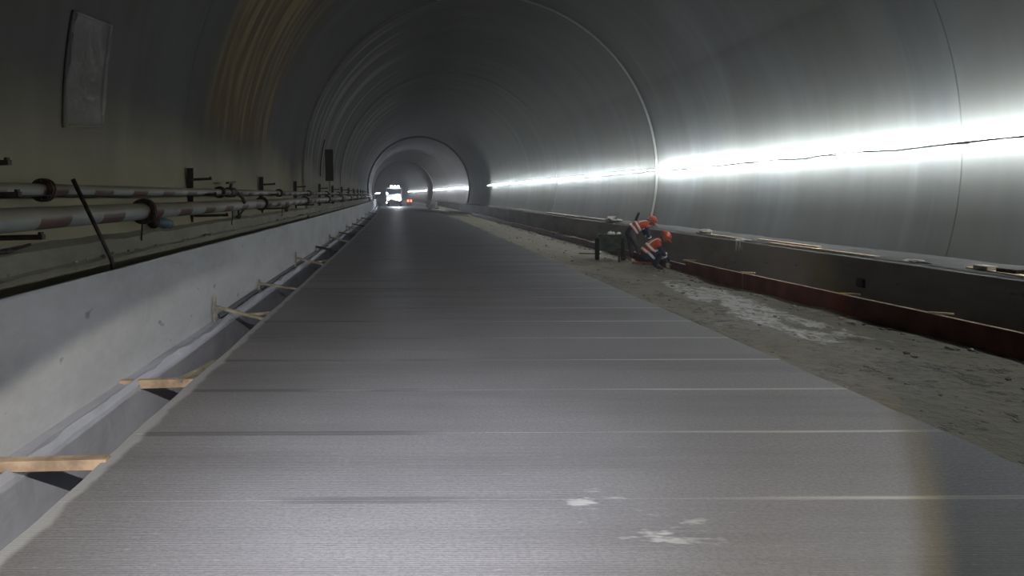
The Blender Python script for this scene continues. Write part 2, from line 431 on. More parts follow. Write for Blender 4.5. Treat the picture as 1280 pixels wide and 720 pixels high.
struct(sweep('bench_shade_debris', [(6.925, 0.552), (6.95, 0.565), (7.15, 0.575), (7.35, 0.60), (7.62, 0.63)], -9, 330, M_shade_debris, rough=[.01, .012, .015, .02, .02]))  # debris layer in near-black, so the bench top looks unlit under the LEDs

# raw ground on the right
bm = nb()
xs = [3.30+0.10*i for i in range(0, 37)]
prev = None
for y in yr(-9, 330):
    row = []
    for x in xs:
        q = Vector((x*1.1, y*0.8, 0)); q2 = Vector((x*5, y*5, 3))
        z = -0.19+0.045*mnoise.noise(q)+(0.022*mnoise.noise(q2)+0.012*mnoise.noise(q2*2.3) if y < 60 else 0)
        z += -0.10*max(0, 1-abs(x-3.5)/0.13) if y < 60 else 0
        z += 0.06*max(0, 1-abs(x-3.75)/0.2)*(0.4+mnoise.noise(Vector((x, y*1.7, 5))))
        row.append(bm.verts.new((x+cx(y), y, z)))
    if prev:
        for a, b, c, d in zip(prev, prev[1:], row[1:], row): bm.faces.new((a, b, c, d))
    prev = row
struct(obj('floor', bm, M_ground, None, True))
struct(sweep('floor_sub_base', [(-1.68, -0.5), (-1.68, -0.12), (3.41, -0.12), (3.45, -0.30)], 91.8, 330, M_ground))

# ------------------------------------------------------------------ the fresh slab, bay by bay
slab = struct(empty('road_slab'))
k = 0; y = -8.98-0.0
JO = 0.06+0.51                      # bays start where the screed line of the material runs
j = -9
while True:
    y0 = JO+1.02*j; y1 = y0+1.02
    if y0 > 91.2: break
    bm = nb(); g_ = 0.0004; xl, xr = -1.69, 3.42
    n = 12
    def row(y, z, e=0.0):
        out = []
        for i in range(n+1):
            x = xl+(xr-xl)*i/n
            jl = 0.018*mnoise.noise(Vector((y*2.3, 1.5, 0))) if i == 0 else (0.02*mnoise.noise(Vector((y*2.9, 8.5, 0))) if i == n else 0)
            out.append(bm.verts.new((x+cx(y)+jl, y+0.012*x, z+0.0025*mnoise.noise(Vector((x, y*3, 0))))))
        return out
    rows = [row(y0+g_, -0.25), row(y0+g_, 0)]
    rows += [row(y0+1.02*t, 0) for t in ((0.25, 0.5, 0.75) if y0 < 30 else ())]
    rows += [row(y1-g_-0.003, 0), row(y1-g_, -0.004), row(y1-g_, -0.25)]
    for a, b in zip(rows, rows[1:]):
        for i in range(n): bm.faces.new((a[i], a[i+1], b[i+1], b[i]))
    # side faces
    for s in (0, n):
        bm.faces.new([r[s] for r in rows])
    obj('slab_bay', bm, M_slab, slab)
    j += 1

# ------------------------------------------------------------------ led light lines on the right wall
def wallx(z, R): return AX_X+math.sqrt(R*R-(z-AX_Z)**2)
def led(y0, y1, R, label):
    zc = 2.22; xw = wallx(zc, R)
    root = empty('led_light_line', (xw+cx(y0), y0, zc)); tag(root, label, 'light')
    L = Vector(root.location)
    n = max(2, int((y1-y0)/(1.2 if y1 < 70 else 4))); ys = [y0+(y1-y0)*i/n for i in range(n+1)]
    wv = lambda y: 0.012*mnoise.noise(Vector((y*0.5, 3, 0)))
    def at(y, off, z): return Vector((xw-off+cx(y), y, zc+z+wv(y)))-L
    def ribbon(nm, mt, c, hw, th, deg=8, sg=-1):
        # flat tape turned towards the wall and tipped upwards; c = centre (off, z)
        t = math.radians(deg); nx, nz = sg*math.cos(t), math.sin(t); ux, uz = sg*math.sin(t), -math.cos(t)   # in (off, z)
        bm = nb(); prev = None
        for y in ys:
            r = [bm.verts.new(at(y, c[0]+a*ux*hw+b*nx*th, c[1]+a*uz*hw+b*nz*th)) for a, b in ((-1, 0), (1, 0), (1, 1), (-1, 1))]
            if prev:
                for i in range(4): bm.faces.new((prev[i], prev[(i+1) % 4], r[(i+1) % 4], r[i]))
            else: bm.faces.new(r)
            prev = r
        bm.faces.new(prev); obj(nm, bm, mt, root)
    ribbon('light_tape', M_led, (0.262, 0.012), 0.014 if y0 < 10 else 0.006, 0.004)
    ribbon('room_side_tape', M_led_room, (0.274, 0.008), 0.012, 0.003, -50, 1)
    ribbon('backing_channel', M_alu, (0.267, 0.010), 0.018, 0.004)
    m2 = max(4, int((y1-y0)/0.5)) if y1 < 70 else 20
    pts = []
    for i in range(m2+1):
        y = y0+(y1-y0)*i/m2
        sag = -0.05-0.045*(0.5-0.5*math.cos(2*PI*y/3.1))+0.03*mnoise.noise(Vector((y*0.8, 7, 0)))
        pts.append(at(y, 0.30, sag+0.04))
    bm = nb(); tube(bm, pts, 0.012, 6); obj('feed_cable', bm, M_cable, root, True)
    if y1 < 70:
        for i in range(int((y1-y0)/3.1)):
            bm = nb(); y = y0+3.1*i+0.1; box(bm, at(y, 0.125, -0.02), (0.27, 0.018, 0.018)); obj('mounting_arm', bm, M_steel, root)
led(-8.5, 22.4, 5.42, 'bright white LED light line on the near stretch of right wall, closest to the camera')
led(22.6, 61, 5.34, 'LED light line on the right wall behind the two workers, second stretch')
led(77.2, 127.5, 5.22, 'short distant LED light line beyond the dark recessed stretch of wall')
led(141, 205, 5.0, 'farthest LED light line, just right of the vehicle lamps')

# ------------------------------------------------------------------ left wall pipes on brackets
XP = -2.78
def pipe_run(name, x, z, r, fl, frad, mat, label, y0=-8.5, y1=125):
    root = empty(name, (x, 0, z)); tag(root, label, 'pipe')
    ends = [y0]+[f for f in fl if f > y0]+[y1]
    for a, b in zip(ends, ends[1:]):
        n = max(1, int((b-a)/3)); bm = nb()
        tube(bm, [(cx(a+(b-a)*i/n), a+(b-a)*i/n, 0) for i in range(n+1)], r, 16 if a < 40 else 8)
        obj('pipe_length', bm, mat, root, True)
    for f in fl:
        fo = empty('flange', (0, 0, 0), parent=root); fo.location = (cx(f), f, 0)
        for s in (-1, 1):
            bm = nb(); tube(bm, [(0, s*0.012, 0), (0, s*0.034, 0)], frad, 24 if f < 40 else 10); obj('flange_disc', bm, M_flange, fo)
        if f < 30:
            for k in range(8):
                bm = nb(); a = 2*PI*k/8; q = (frad+r)/2
                tube(bm, [(q*math.cos(a), -0.055, q*math.sin(a)), (q*math.cos(a), 0.055, q*math.sin(a))], 0.009, 6)
                obj('bolt', bm, M_steel, fo)
    return root
MP1 = pipe_mat('dusty_striped_pipe', 1.16, 0.62); MP2 = pipe_mat('dusty_striped_thin_pipe', 0.95, 0.3)
pipe_run('water_pipe', XP, 1.318, 0.088, [1.6, 7.92, 14.6, 21.2, 27.8, 34.4, 41, 47.6, 54, 61], 0.138, MP1, 'thick dusty pipe with red and white bands along the left wall, lower of two')
up = pipe_run('air_pipe', XP-0.02, 1.533, 0.05, [0.3, 5.75, 11.3, 16.8, 22.3, 27.8, 33.3, 39, 45, 51], 0.092, MP2, 'thin dusty banded pipe running just above the thick pipe on left wall')
# cable under the thin pipe
bm = nb(); tube(bm, [(XP+0.06+cx(i*1.0), i*1.0, 1.487+0.008*math.sin(i*1.3)) for i in range(-8, 45)], 0.006, 6)
tag(obj('signal_cable', bm, M_cable, None, True), 'thin black cable running below the thin upper pipe on left wall', 'cable')

def bracket():
    r = empty('pipe_bracket')
    bm = nb(); beam(bm, (-0.03, 0.03, -0.42), (-0.03, 0.03, 0.33), 0.02, 0.05, (0, 1, 0)); beam(bm, (0, -0.04, -0.42), (0, -0.04, 0.33), 0.02, 0.09, (1, 0, 0))
    beam(bm, (-0.03, -0.005, -0.42), (-0.03, -0.005, 0.33), 0.07, 0.012, (1, 0, 0)); obj('wall_channel', bm, M_steel, r)
    for z, L in ((0.17, 0.29), (-0.045, 0.36), (-0.335, 0.52)):
        bm = nb(); beam(bm, (-0.02, 0, z), (L, 0, z+0.012), 0.05, 0.035); beam(bm, (L-0.02, 0, z+0.02), (L-0.02, 0, z+0.045), 0.04, 0.02, (1, 0, 0)); obj('support_arm', bm, M_steel, r)
    return r
ORD = ['nearest the camera, cut by the frame', 'second from the camera', 'third from the camera', 'fourth from the camera', 'fifth from the camera', 'sixth from the camera', 'seventh from the camera',
       'eighth from the camera', 'ninth from the camera', 'tenth from the camera', 'eleventh from the camera', 'twelfth from the camera']
b0 = bracket()
by = [5.0, 10.3, 15.5, 20.5, 25.6, 30.7, 35.8, 41, 46, 51, 56, 60.5]
for i, y in enumerate(by):
    if i == 0: o = b0
    else:
        o = b0.copy(); C.objects.link(o)
        for ch in b0.children:
            c = ch.copy(); C.objects.link(c); c.parent = o
    R = 5.42 if y < 22.5 else 5.3
    o.location = (AX_X-math.sqrt(R*R-0.68**2)+0.045+cx(y), y, 1.535)
    tag(o, 'dark steel bracket holding both pipes on left wall, '+ORD[i], 'bracket', 'pipe brackets on the left wall')

# valve on the thin pipe
v = empty('shutoff_valve', (XP-0.02+cx(12), 12.0, 1.533)); tag(v, 'dark iron valve with lever handle fixed on the thin upper pipe', 'valve')
bm = nb(); tube(bm, [(0, -0.16, 0), (0, -0.13, 0), (0, -0.1, 0), (0, 0, 0), (0, .1, 0), (0, .13, 0), (0, .16, 0)], [.08, .08, .06, .085, .06, .08, .08], 14); obj('valve_body', bm, M_steel, v, True)
bm = nb(); tube(bm, [(0, 0, 0.05), (0.02, 0, 0.15)], 0.025, 8); obj('stem', bm, M_steel, v)
bm = nb(); beam(bm, (0.02, -0.28, 0.15), (0.02, 0.2, 0.17), 0.05, 0.03); obj('lever', bm, M_steel, v)
bm = nb(); tube(bm, [(0.05, 0.2, 0.0), (0.10, 0.45, -0.08), (0.12, 0.52, -0.18)], 0.03, 8); obj('branch_pipe', bm, M_steel, v, True)

# leaning rod
bm = nb(); tube(bm, [(-2.47, 6.35, 0.62), (-2.47-0.02, 6.3, 0.94), (-2.655, 5.93, 1.62)], 0.018, 8)
tag(obj('steel_rod', bm, M_steel, None, True), 'dark steel rod leaning from the cable slot across both pipes', 'rod')

# plastic sheet taped over a wall recess
sheet = empty('plastic_wall_sheet', (-2.85, 6.85, 2.1)); tag(sheet, 'wrinkled clear plastic sheet taped over rectangular recess high on left wall', 'plastic sheet')
def wallpt(y, z, off, R=5.42): return Vector((AX_X-math.sqrt(R*R-(z-AX_Z)**2)+off+cx(y), y, z))
def arc_panel(y0, y1, z0, z1, off, ny, nz, amp, mat, name, parent):
    bm = nb(); rows = []
    for i in range(nz+1):
        rw = []
        for k in range(ny+1):
            y = y0+(y1-y0)*k/ny; z = z0+(z1-z0)*i/nz
            z += 0.07*(k/ny)
            rw.append(bm.verts.new(wallpt(y, z, off+amp*abs(mnoise.noise(Vector((y*4, z*5, 0)))))-Vector(parent.location)))
        rows.append(rw)
    for a, b in zip(rows, rows[1:]):
        for i in range(ny): bm.faces.new((a[i], a[i+1], b[i+1], b[i]))
    return obj(name, bm, mat, parent, True)
arc_panel(6.59, 7.43, 2.11, 3.13, 0.03, 12, 14, 0.05, M_sheet, 'film', sheet)
for (ya, za, yb, zb) in ((6.59, 2.11, 6.59, 3.13), (7.43, 2.18, 7.43, 3.20), (6.59, 2.11, 7.43, 2.18), (6.59, 3.13, 7.43, 3.20)):
    bm = nb(); tube(bm, [wallpt(ya+(yb-ya)*t/8, za+(zb-za)*t/8, 0.015)-Vector(sheet.location) for t in range(9)], 0.018, 6); obj('tape_edge', bm, M_near, sheet, True)

# hanging dark board beyond the first lining step
hb = empty('hanging_board', (-2.93, 27.5, 2.0)); tag(hb, 'tall narrow dark board hanging on the left wall above the pipes', 'board')
def wl(y, z): return wallpt(y, z, 0.0, 5.3).x
bm = nb(); beam(bm, (0.16, 0, 0.0), (0.14, 0, 1.17), 0.30, 0.03, (0, 1, 0)); obj('panel', bm, M_steel, hb)
bm = nb(); tube(bm, [(0.16, 0, 0), (0.17, 0, -0.38)], 0.012, 6); obj('hanging_wire', bm, M_cable, hb)
bm = nb(); tube(bm, [wallpt(26.6, 2.15+0.12*i, 0.012, 5.3) for i in range(12)], [0.025]*12, 6)
tag(obj('wall_conduit', bm, M_steel, None, True), 'slim dark vertical conduit on left wall beside the hanging board', 'conduit')

# bits on the left ledge
bm = nb(); lump(bm, (-2.86, 5.3, 1.09), (0.03, 0.12, 0.02), 1); tube(bm, [(-2.86, 5.4, 1.095), (-2.84, 5.62, 1.12)], 0.012, 6)
tag(obj('mortar_trowel', bm, M_steel), 'dark trowel lying on left ledge left of the leaning rod', 'trowel')
t = empty('hose_fitting', (-2.86, 8.55, 1.15)); tag(t, 'blue-grey round hose fitting on left ledge under the thick pipe', 'fitting')
bm = nb(); tube(bm, [(0, -0.1, 0.03), (0.05, -0.02, 0.03), (0.07, 0.0, 0.02), (0.12, 0.12, 0.0)], [0.04, 0.06, 0.065, 0.05], 12); obj('fitting_body', bm, M_blue, t, True)
bm = nb(); tube(bm, [(0.0, -0.12, 0.03), (0.0, -0.08, 0.03)], 0.07, 12); obj('collar', bm, M_steel, t, True)
for yy, lab in ((8.0, 'short bent wire hook on left ledge just before the blue-grey fitting'), (12.2, 'short bent wire hook on left ledge below the valve'), (17.2, 'thin upright wire stub on left ledge beyond the valve')):
    bm = nb(); tube(bm, [(-2.84, yy, 1.0), (-2.83, yy, 1.22), (-2.80, yy, 1.24)], 0.009, 6); tag(obj('wire_hook', bm, M_steel, None, True), lab, 'hook', 'wire hooks on the left ledge')
for yy, lab in ((12.9, 'dark pronged anchor clamp on left ledge, nearer one'), (18.3, 'dark pronged anchor clamp on left ledge, farther one')):
    r = empty('anchor_clamp', (-2.86+cx(yy), yy, 1.08)); tag(r, lab, 'clamp', 'anchor clamps on the left ledge')
    bm = nb(); lump(bm, (0, 0, 0.03), (0.05, 0.1, 0.04), 2); obj('clamp_base', bm, M_steel, r)
    for s in (-1, 1):
        bm = nb(); tube(bm, [(0, 0, 0.03), (0.03, s*0.15, 0.12), (0.05, s*0.24, 0.16)], 0.018, 6); obj('prong', bm, M_steel, r)
bm = nb()
for i in range(70):
    y = 3.5+random.random()**1.5*32; s = random.uniform(0.012, 0.035)
    lump(bm, (-2.80+random.uniform(-.02, .03)+cx(y), y, 0.92+s*0.3), (s, s*1.8, s*0.8), i, 1)
o = obj('ledge_crumbs', bm, M_rubble); tag(o, 'mortar crumbs along the lip of the left ledge', 'debris', kind='stuff')

# ------------------------------------------------------------------ timber struts over the trench
def strut(loc, xl, zl, dyl, label, post=0.0, wood=M_dustw, w=0.06, brace=None, h=0.05):
    r = empty('timber_strut', loc); tag(r, label, 'strut', 'timber struts across the drainage trench')
    bm = nb(); beam(bm, (0.06, 0, 0.0), (xl, dyl, zl), w, h, bev=0.004); obj('beam', bm, wood, r)
    if post:
        bm = nb(); beam(bm, (xl-0.015, dyl, zl-post*0.62), (xl-0.015, dyl, zl+post*0.38), 0.05, 0.025, (1, 0, 0)); obj('post', bm, M_dustw, r)
    if brace:
        bm = nb(); beam(bm, brace[0], brace[1], 0.045, 0.035); obj('brace', bm, M_dustw, r)
    return r
S = -1.73
def sx(y): return S+cx(y)
strut((sx(4.18), 4.18, -0.015), -0.66, -0.01, -0.02, 'thick orange pine strut across the trench nearest the camera', wood=M_wood, w=0.085, h=0.06)
strut((sx(6.15), 6.15, -0.06), -0.66, -0.02, 0.0, 'pale split pine strut, second from the camera, braced towards the slab', wood=M_wood, w=0.07, h=0.07, brace=((-0.12, -0.04, 0.02), (0.02, 0.55, 0.04)))
strut((sx(9.1), 9.1, -0.045), -0.57, 0.16, 0.0, 'third strut, rising to an upright post on the white bench wall', post=0.33, w=0.06, brace=((-0.22, 0, 0.06), (0.02, 0.42, 0.02)), h=0.035)
strut((sx(12.0), 12.0, -0.04), -0.57, 0.10, -0.05, 'fourth strut from the camera, wide flat board with short post', post=0.16, w=0.09, h=0.03)
strut((sx(16.1), 16.1, -0.04), -0.57, 0.16, 0.0, 'fifth strut from the camera with an upright post', post=0.34, w=0.08, h=0.04, brace=((-0.22, 0, 0.05), (0.0, 0.9, 0.02)))
names = ['sixth', 'seventh', 'eighth', 'ninth', 'tenth', 'eleventh', 'twelfth', 'thirteenth', 'fourteenth']
for i, y in enumerate((19.9, 23.8, 27.6, 31.5, 35.5, 40, 45, 51, 58)):
    strut((sx(y), y, -0.035), -0.57, 0.16 if i % 2 else 0.12, 0.05, names[i]+' strut across the trench counting from the camera', post=0.22 if i % 2 else 0.12, wood=M_steel if i % 2 == 0 else M_dustw, w=0.10, h=0.05)

# dark film-faced panels lining the far trench
ps = [(9.35, 11.85), (12.15, 15.9), (16.3, 19.75), (20.0, 23.7), (24.0, 27.5), (27.8, 31.4), (31.7, 35.4), (35.7, 39.8), (40.2, 44.8), (45.3, 50.7), (51.3, 57.7), (58.3, 64), (64.2, 70), (70.2, 78)]
for i, (a, b) in enumerate(ps):
    bm = nb()
    n = 4
    A = [(-2.345, -0.02), (-2.33, -0.005), (-2.145, -0.46), (-2.16, -0.475)]
    rows = [[bm.verts.new((x+cx(a+(b-a)*k/n), a+(b-a)*k/n, z)) for x, z in A] for k in range(n+1)]
    for p, q in zip(rows, rows[1:]):
        for m_ in range(4): bm.faces.new((p[m_], p[(m_+1) % 4], q[(m_+1) % 4], q[m_]))
    bm.faces.new(rows[0][::-1]); bm.faces.new(rows[-1])
    w_ = ['first', 'second', 'third', 'fourth', 'fifth', 'sixth', 'seventh', 'eighth', 'ninth', 'tenth', 'eleventh', 'twelfth', 'thirteenth', 'farthest'][i]
    tag(obj('trench_panel', bm, M_film), 'dark blue-black panel leaning in the trench, '+w_+' from the camera', 'panel', 'dark panels in the drainage trench')

# ------------------------------------------------------------------ red side formwork on the right
fw = empty('side_formwork', (0, 0, 0)); tag(fw, 'long low line of dark red boards on edge along the foot of the right bench', 'formwork')
def fx(y):
    pts = [(-8, 6.52), (5, 6.42), (7.6, 6.33), (10.3, 6.24), (13.5, 6.12), (16.7, 6.05), (22, 6.0), (28, 5.98), (36, 5.98), (51, 6.0), (90, 6.2)]
    for (a, xa), (b, xb) in zip(pts, pts[1:]):
        if y <= b: return xa+(xb-xa)*(y-a)/(b-a)+cx(y)
    return pts[-1][1]+cx(y)
ends = [-7.5, -5.1, -2.6, -0.1, 2.4, 4.9, 7.1, 8.75, 10.45, 13.3, 15.8, 18.6, 21, 23.6, 26, 29, 32, 35, 39, 43, 48, 54, 60]
for i, (a, b) in enumerate(zip(ends, ends[1:])):
    jig = 0.0 if i % 3 else 0.015
    tz = 0.035 if b < 17 else (0.0 if i % 2 else -0.04)
    if 17 < b < 24: jig += 0.05*(i % 2)
    bm = nb(); p0 = Vector((fx(a)-jig, a+0.01, -0.10+tz/2)); p1 = Vector((fx(b)-jig, b-0.01, -0.10+tz/2))
    beam(bm, p0, p1, 0.02, 0.29+tz if b < 17 else 0.22); obj('board', bm, M_red, fw)
    top = (-0.10+tz/2)+(0.29+tz)/2 if b < 17 else (-0.10+tz/2)+0.11
    bm = nb(); beam(bm, (p0.x+0.025, p0.y, top-0.012), (p1.x+0.025, p1.y, top-0.012), 0.045, 0.03); obj('batten', bm, M_palew, fw)
    if b < 40 and b > 3:
        bm = nb(); q = p1; beam(bm, (q.x+0.075, q.y-0.03, -0.26), (q.x+0.075, q.y-0.03, top+0.008), 0.05, 0.05, (1, 0, 0)); o = obj('stake', bm, M_dustw, fw)
        bm = nb(); beam(bm, (q.x-0.02, q.y+0.06, top+0.016), (q.x+0.16, q.y-0.10, top+0.022), 0.045, 0.02); obj('cleat', bm, M_palew, fw)
# loose rubble behind/in front of the formwork
bm = nb()
for i in range(600):
    y = 4+random.random()**1.3*40; t = random.random()
    x = 3.50+random.random()*0.3 if t < 0.35 else (fx(y)-0.12-random.random()*0.35-cx(y) if t < 0.7 else 3.7+random.random()*2.3)
    s = random.uniform(0.008, 0.032); lump(bm, (x+cx(y), y, -0.19+s*0.4+0.045*mnoise.noise(Vector((x*1.1, y*0.8, 0)))), (s*1.3, s*1.3, s*0.7), i, 1)
tag(obj('loose_stones', bm, M_rubble), 'small loose stones scattered over the rough ground right of the slab', 'stones', kind='stuff')

# ------------------------------------------------------------------ things on the right bench
def plank(a, b, wdt, th, label, mat=M_palew):
    bm = nb(); beam(bm, a, b, wdt, th, bev=0.004); return tag(obj('loose_plank', bm, mat), label, 'plank', 'planks on the right bench')
plank((6.98, 10.9, 0.575), (6.96, 14.0, 0.575), 0.09, 0.03, 'pale plank on right bench edge, right of the white-wrapped post')
plank((7.08, 12.6, 0.60), (7.02, 14.6, 0.612), 0.08, 0.03, 'pale plank lying across another at its far end on right bench')
plank((6.99, 8.2, 0.572), (7.13, 9.3, 0.575), 0.12, 0.03, 'short plank on right bench left of the red box', M_palew)
plank((6.95, 15.2, 0.575), (7.0, 17.6, 0.58), 0.10, 0.04, 'pale plank on right bench just behind the crouching worker')
plank((7.12, 26, 0.585), (6.97, 29.0, 0.585), 0.12, 0.05, 'dusty plank on right bench above and left of the handcart', M_dustw)
plank((6.95, 29.5, 0.59), (7.0, 36, 0.60), 0.14, 0.06, 'far dusty plank on right bench below the LED line', M_dustw)
bm = nb(); lump(bm, (7.00, 24.8, 0.64), (0.2, 0.45, 0.11), 3, 2, 0.5); tag(obj('rubble_heap', bm, M_rubble), 'small dark heap of rubble on right bench above the handcart', 'rubble')
bm = nb(); lump(bm, (7.03, 17.2, 0.63), (0.12, 0.25, 0.06), 5, 2, 0.5); tag(obj('rubble_heap', bm, M_rubble), 'low heap of rubble on right bench behind the workers', 'rubble')
bm = nb(); lump(bm, (7.02, 10.15, 0.575), (0.06, 0.22, 0.03), 6, 2, 0.5); tag(obj('rubble_heap', bm, M_rubble), 'flat crumbs on the edge of right bench beside the long plank', 'rubble')
rb = empty('red_toolbox', (7.16, 8.05, 0.575), -0.15); tag(rb, 'red steel box on the right bench at the right edge of the frame', 'box')
bm = nb(); box(bm, (0, 0, 0.09), (0.26, 0.48, 0.175), None, 0.008); obj('box_body', bm, M_redbox, rb)
bm = nb(); box(bm, (0, 0, 0.188), (0.28, 0.50, 0.02), None, 0.004); obj('box_lid', bm, M_palew, rb)
bm = nb(); tube(bm, [(-0.13, -0.08, 0.12), (-0.17, -0.06, 0.12), (-0.17, 0.06, 0.12), (-0.13, 0.08, 0.12)], 0.008, 6); obj('handle', bm, M_steel, rb)
for k, (y, lab) in enumerate(((8.62, 'grey block on the right bench leaning against the red box'), (9.0, 'dark wooden block on right bench, left of the grey block'))):
    bm = nb(); box(bm, (7.08, y, 0.61), (0.14, 0.22 if k else 0.28, 0.05), None, 0.006); tag(obj('timber_block', bm, M_dustw if k else M_steel), lab, 'block')
jb = empty('junction_box', (6.895, 11.1, 0.17)); tag(jb, 'small black junction box on the face of the right bench', 'junction box')
bm = nb(); box(bm, (-0.03, 0, 0), (0.06, 0.15, 0.13), None, 0.006); obj('box_body', bm, M_cable, jb)
bm = nb(); box(bm, (-0.066, 0, 0), (0.01, 0.12, 0.10)); obj('cover', bm, M_steel, jb)
bm = nb(); prev = None
for i in range(9):
    yy = 15.0+0.045*i; f = 0.012*math.sin(i*1.9); dl = 0.16+0.07*math.sin(i*2.3)
    r = [bm.verts.new((x+f*(k > 1)-0, yy, z+0.02)) for k, (x, z) in enumerate(((7.06, 0.55), (6.98, 0.56), (6.89, 0.555), (6.87, 0.50), (6.865, 0.53-dl)))]
    if prev:
        for a, b, c, d in zip(prev, prev[1:], r[1:], r): bm.faces.new((a, b, c, d))
    prev = r
o = tag(obj('cloth_rag', bm, M_white, None, True), 'pale cloth rag draped over the edge of the right bench', 'rag'); q = o.modifiers.new('s', 'SOLIDIFY'); q.thickness = 0.012; q.offset = 0
bm = nb(); beam(bm, (6.93, 22.3, 0.57), (6.99, 22.0, 0.96), 0.05, 0.05); tag(obj('leaning_bar', bm, M_steel), 'short dark bar standing on right bench behind the bending worker', 'bar')

# ------------------------------------------------------------------ two-wheeled handcart
ct = empty('handcart', (5.27, 18.9, -0.19), math.radians(-15.5)); tag(ct, 'grey-green two-wheeled handcart left of the two workers', 'handcart')
bm = nb()
b_ = [(-0.24, -0.32, 0.27), (0.24, -0.32, 0.27), (0.24, 0.38, 0.30), (-0.24, 0.38, 0.30)]
t_ = [(-0.28, -0.48, 0.68), (0.28, -0.48, 0.68), (0.28, 0.55, 0.64), (-0.28, 0.55, 0.64)]
vb = [bm.verts.new(p) for p in b_]; vt = [bm.verts.new(p) for p in t_]
bm.faces.new(vb)
for i in range(4): bm.faces.new((vb[i], vb[(i+1) % 4], vt[(i+1) % 4], vt[i]))
tb = obj('tub', bm, M_tub, ct); sm = tb.modifiers.new('s', 'SOLIDIFY'); sm.thickness = 0.012
bm = nb(); ring = [Vector(p) for p in t_]
for i in range(4): tube(bm, [ring[i], ring[(i+1) % 4]], 0.014, 8)
obj('rim', bm, M_tub, ct)
for s in (-1, 1):
    wh = empty('wheel', (s*0.32, 0.02, 0.29), parent=ct)
    bm = nb()
    pr = [(-.045, .215), (-.055, .25), (-.035, .285), (.035, .285), (.055, .25), (.045, .215)]
    n = 28; rr = [[bm.verts.new((x, r*math.cos(2*PI*k/n), r*math.sin(2*PI*k/n))) for x, r in pr] for k in range(n)]
    for k in range(n):
        a, c = rr[k], rr[(k+1) % n]
        for i in range(6): bm.faces.new((a[i], a[(i+1) % 6], c[(i+1) % 6], c[i]))
    obj('tyre', bm, M_rubber, wh, True)
    bm = nb(); tube(bm, [(-0.03, 0, 0), (0.03, 0, 0)], 0.045, 12)
    for k in range(10):
        a = 2*PI*k/10; tube(bm, [(0, 0.03*math.cos(a), 0.03*math.sin(a)), (0, 0.22*math.cos(a), 0.22*math.sin(a))], 0.008, 5)
    tube(bm, [(0, 0.22*math.cos(2*PI*k/20), 0.22*math.sin(2*PI*k/20)) for k in range(21)], 0.012, 6); obj('spokes', bm, M_steel, wh)
bm = nb(); tube(bm, [(-0.36, 0.02, 0.29), (0.36, 0.02, 0.29)], 0.018, 8); obj('axle', bm, M_steel, ct)
bm = nb(); beam(bm, (0.22, -0.42, 0.0), (0.20, -0.33, 0.33), 0.05, 0.05, (1, 0, 0)); obj('leg', bm, M_steel, ct)
bm = nb(); tube(bm, [(-0.22, 0.4, 0.5), (-0.22, 0.95, 0.62), (0.22, 0.95, 0.62), (0.22, 0.4, 0.5)], 0.014, 8); obj('handle', bm, M_steel, ct, True)
for i, (x, y, s) in enumerate(((-0.06, -0.2, .05), (0.05, -0.1, .035), (0.13, -0.25, .035), (0.2, -0.12, .03))):
    lab = ['largest white lump showing above the handcart tub', 'small white lump second from the left in handcart', 'small white lump third from the left in handcart', 'white lump nearest the right rim of handcart'][i]
    bm = nb(); lump(bm, (0, 0, 0), (s*1.2, s, s), i, 2, 0.3); o = tag(obj('white_lump', bm, M_white), lab, 'lump', 'white lumps in the handcart'); o.location = (5.27+x, 18.9+y, -0.19+0.70+s*0.2)
bm = nb(); lump(bm, (0, 0, 0), (0.24, 0.42, 0.17), 8, 2, 0.2); o = tag(obj('mortar_load', bm, M_rubble), 'grey mortar load filling the handcart tub', 'mortar'); o.location = (5.27, 18.93, 0.34)

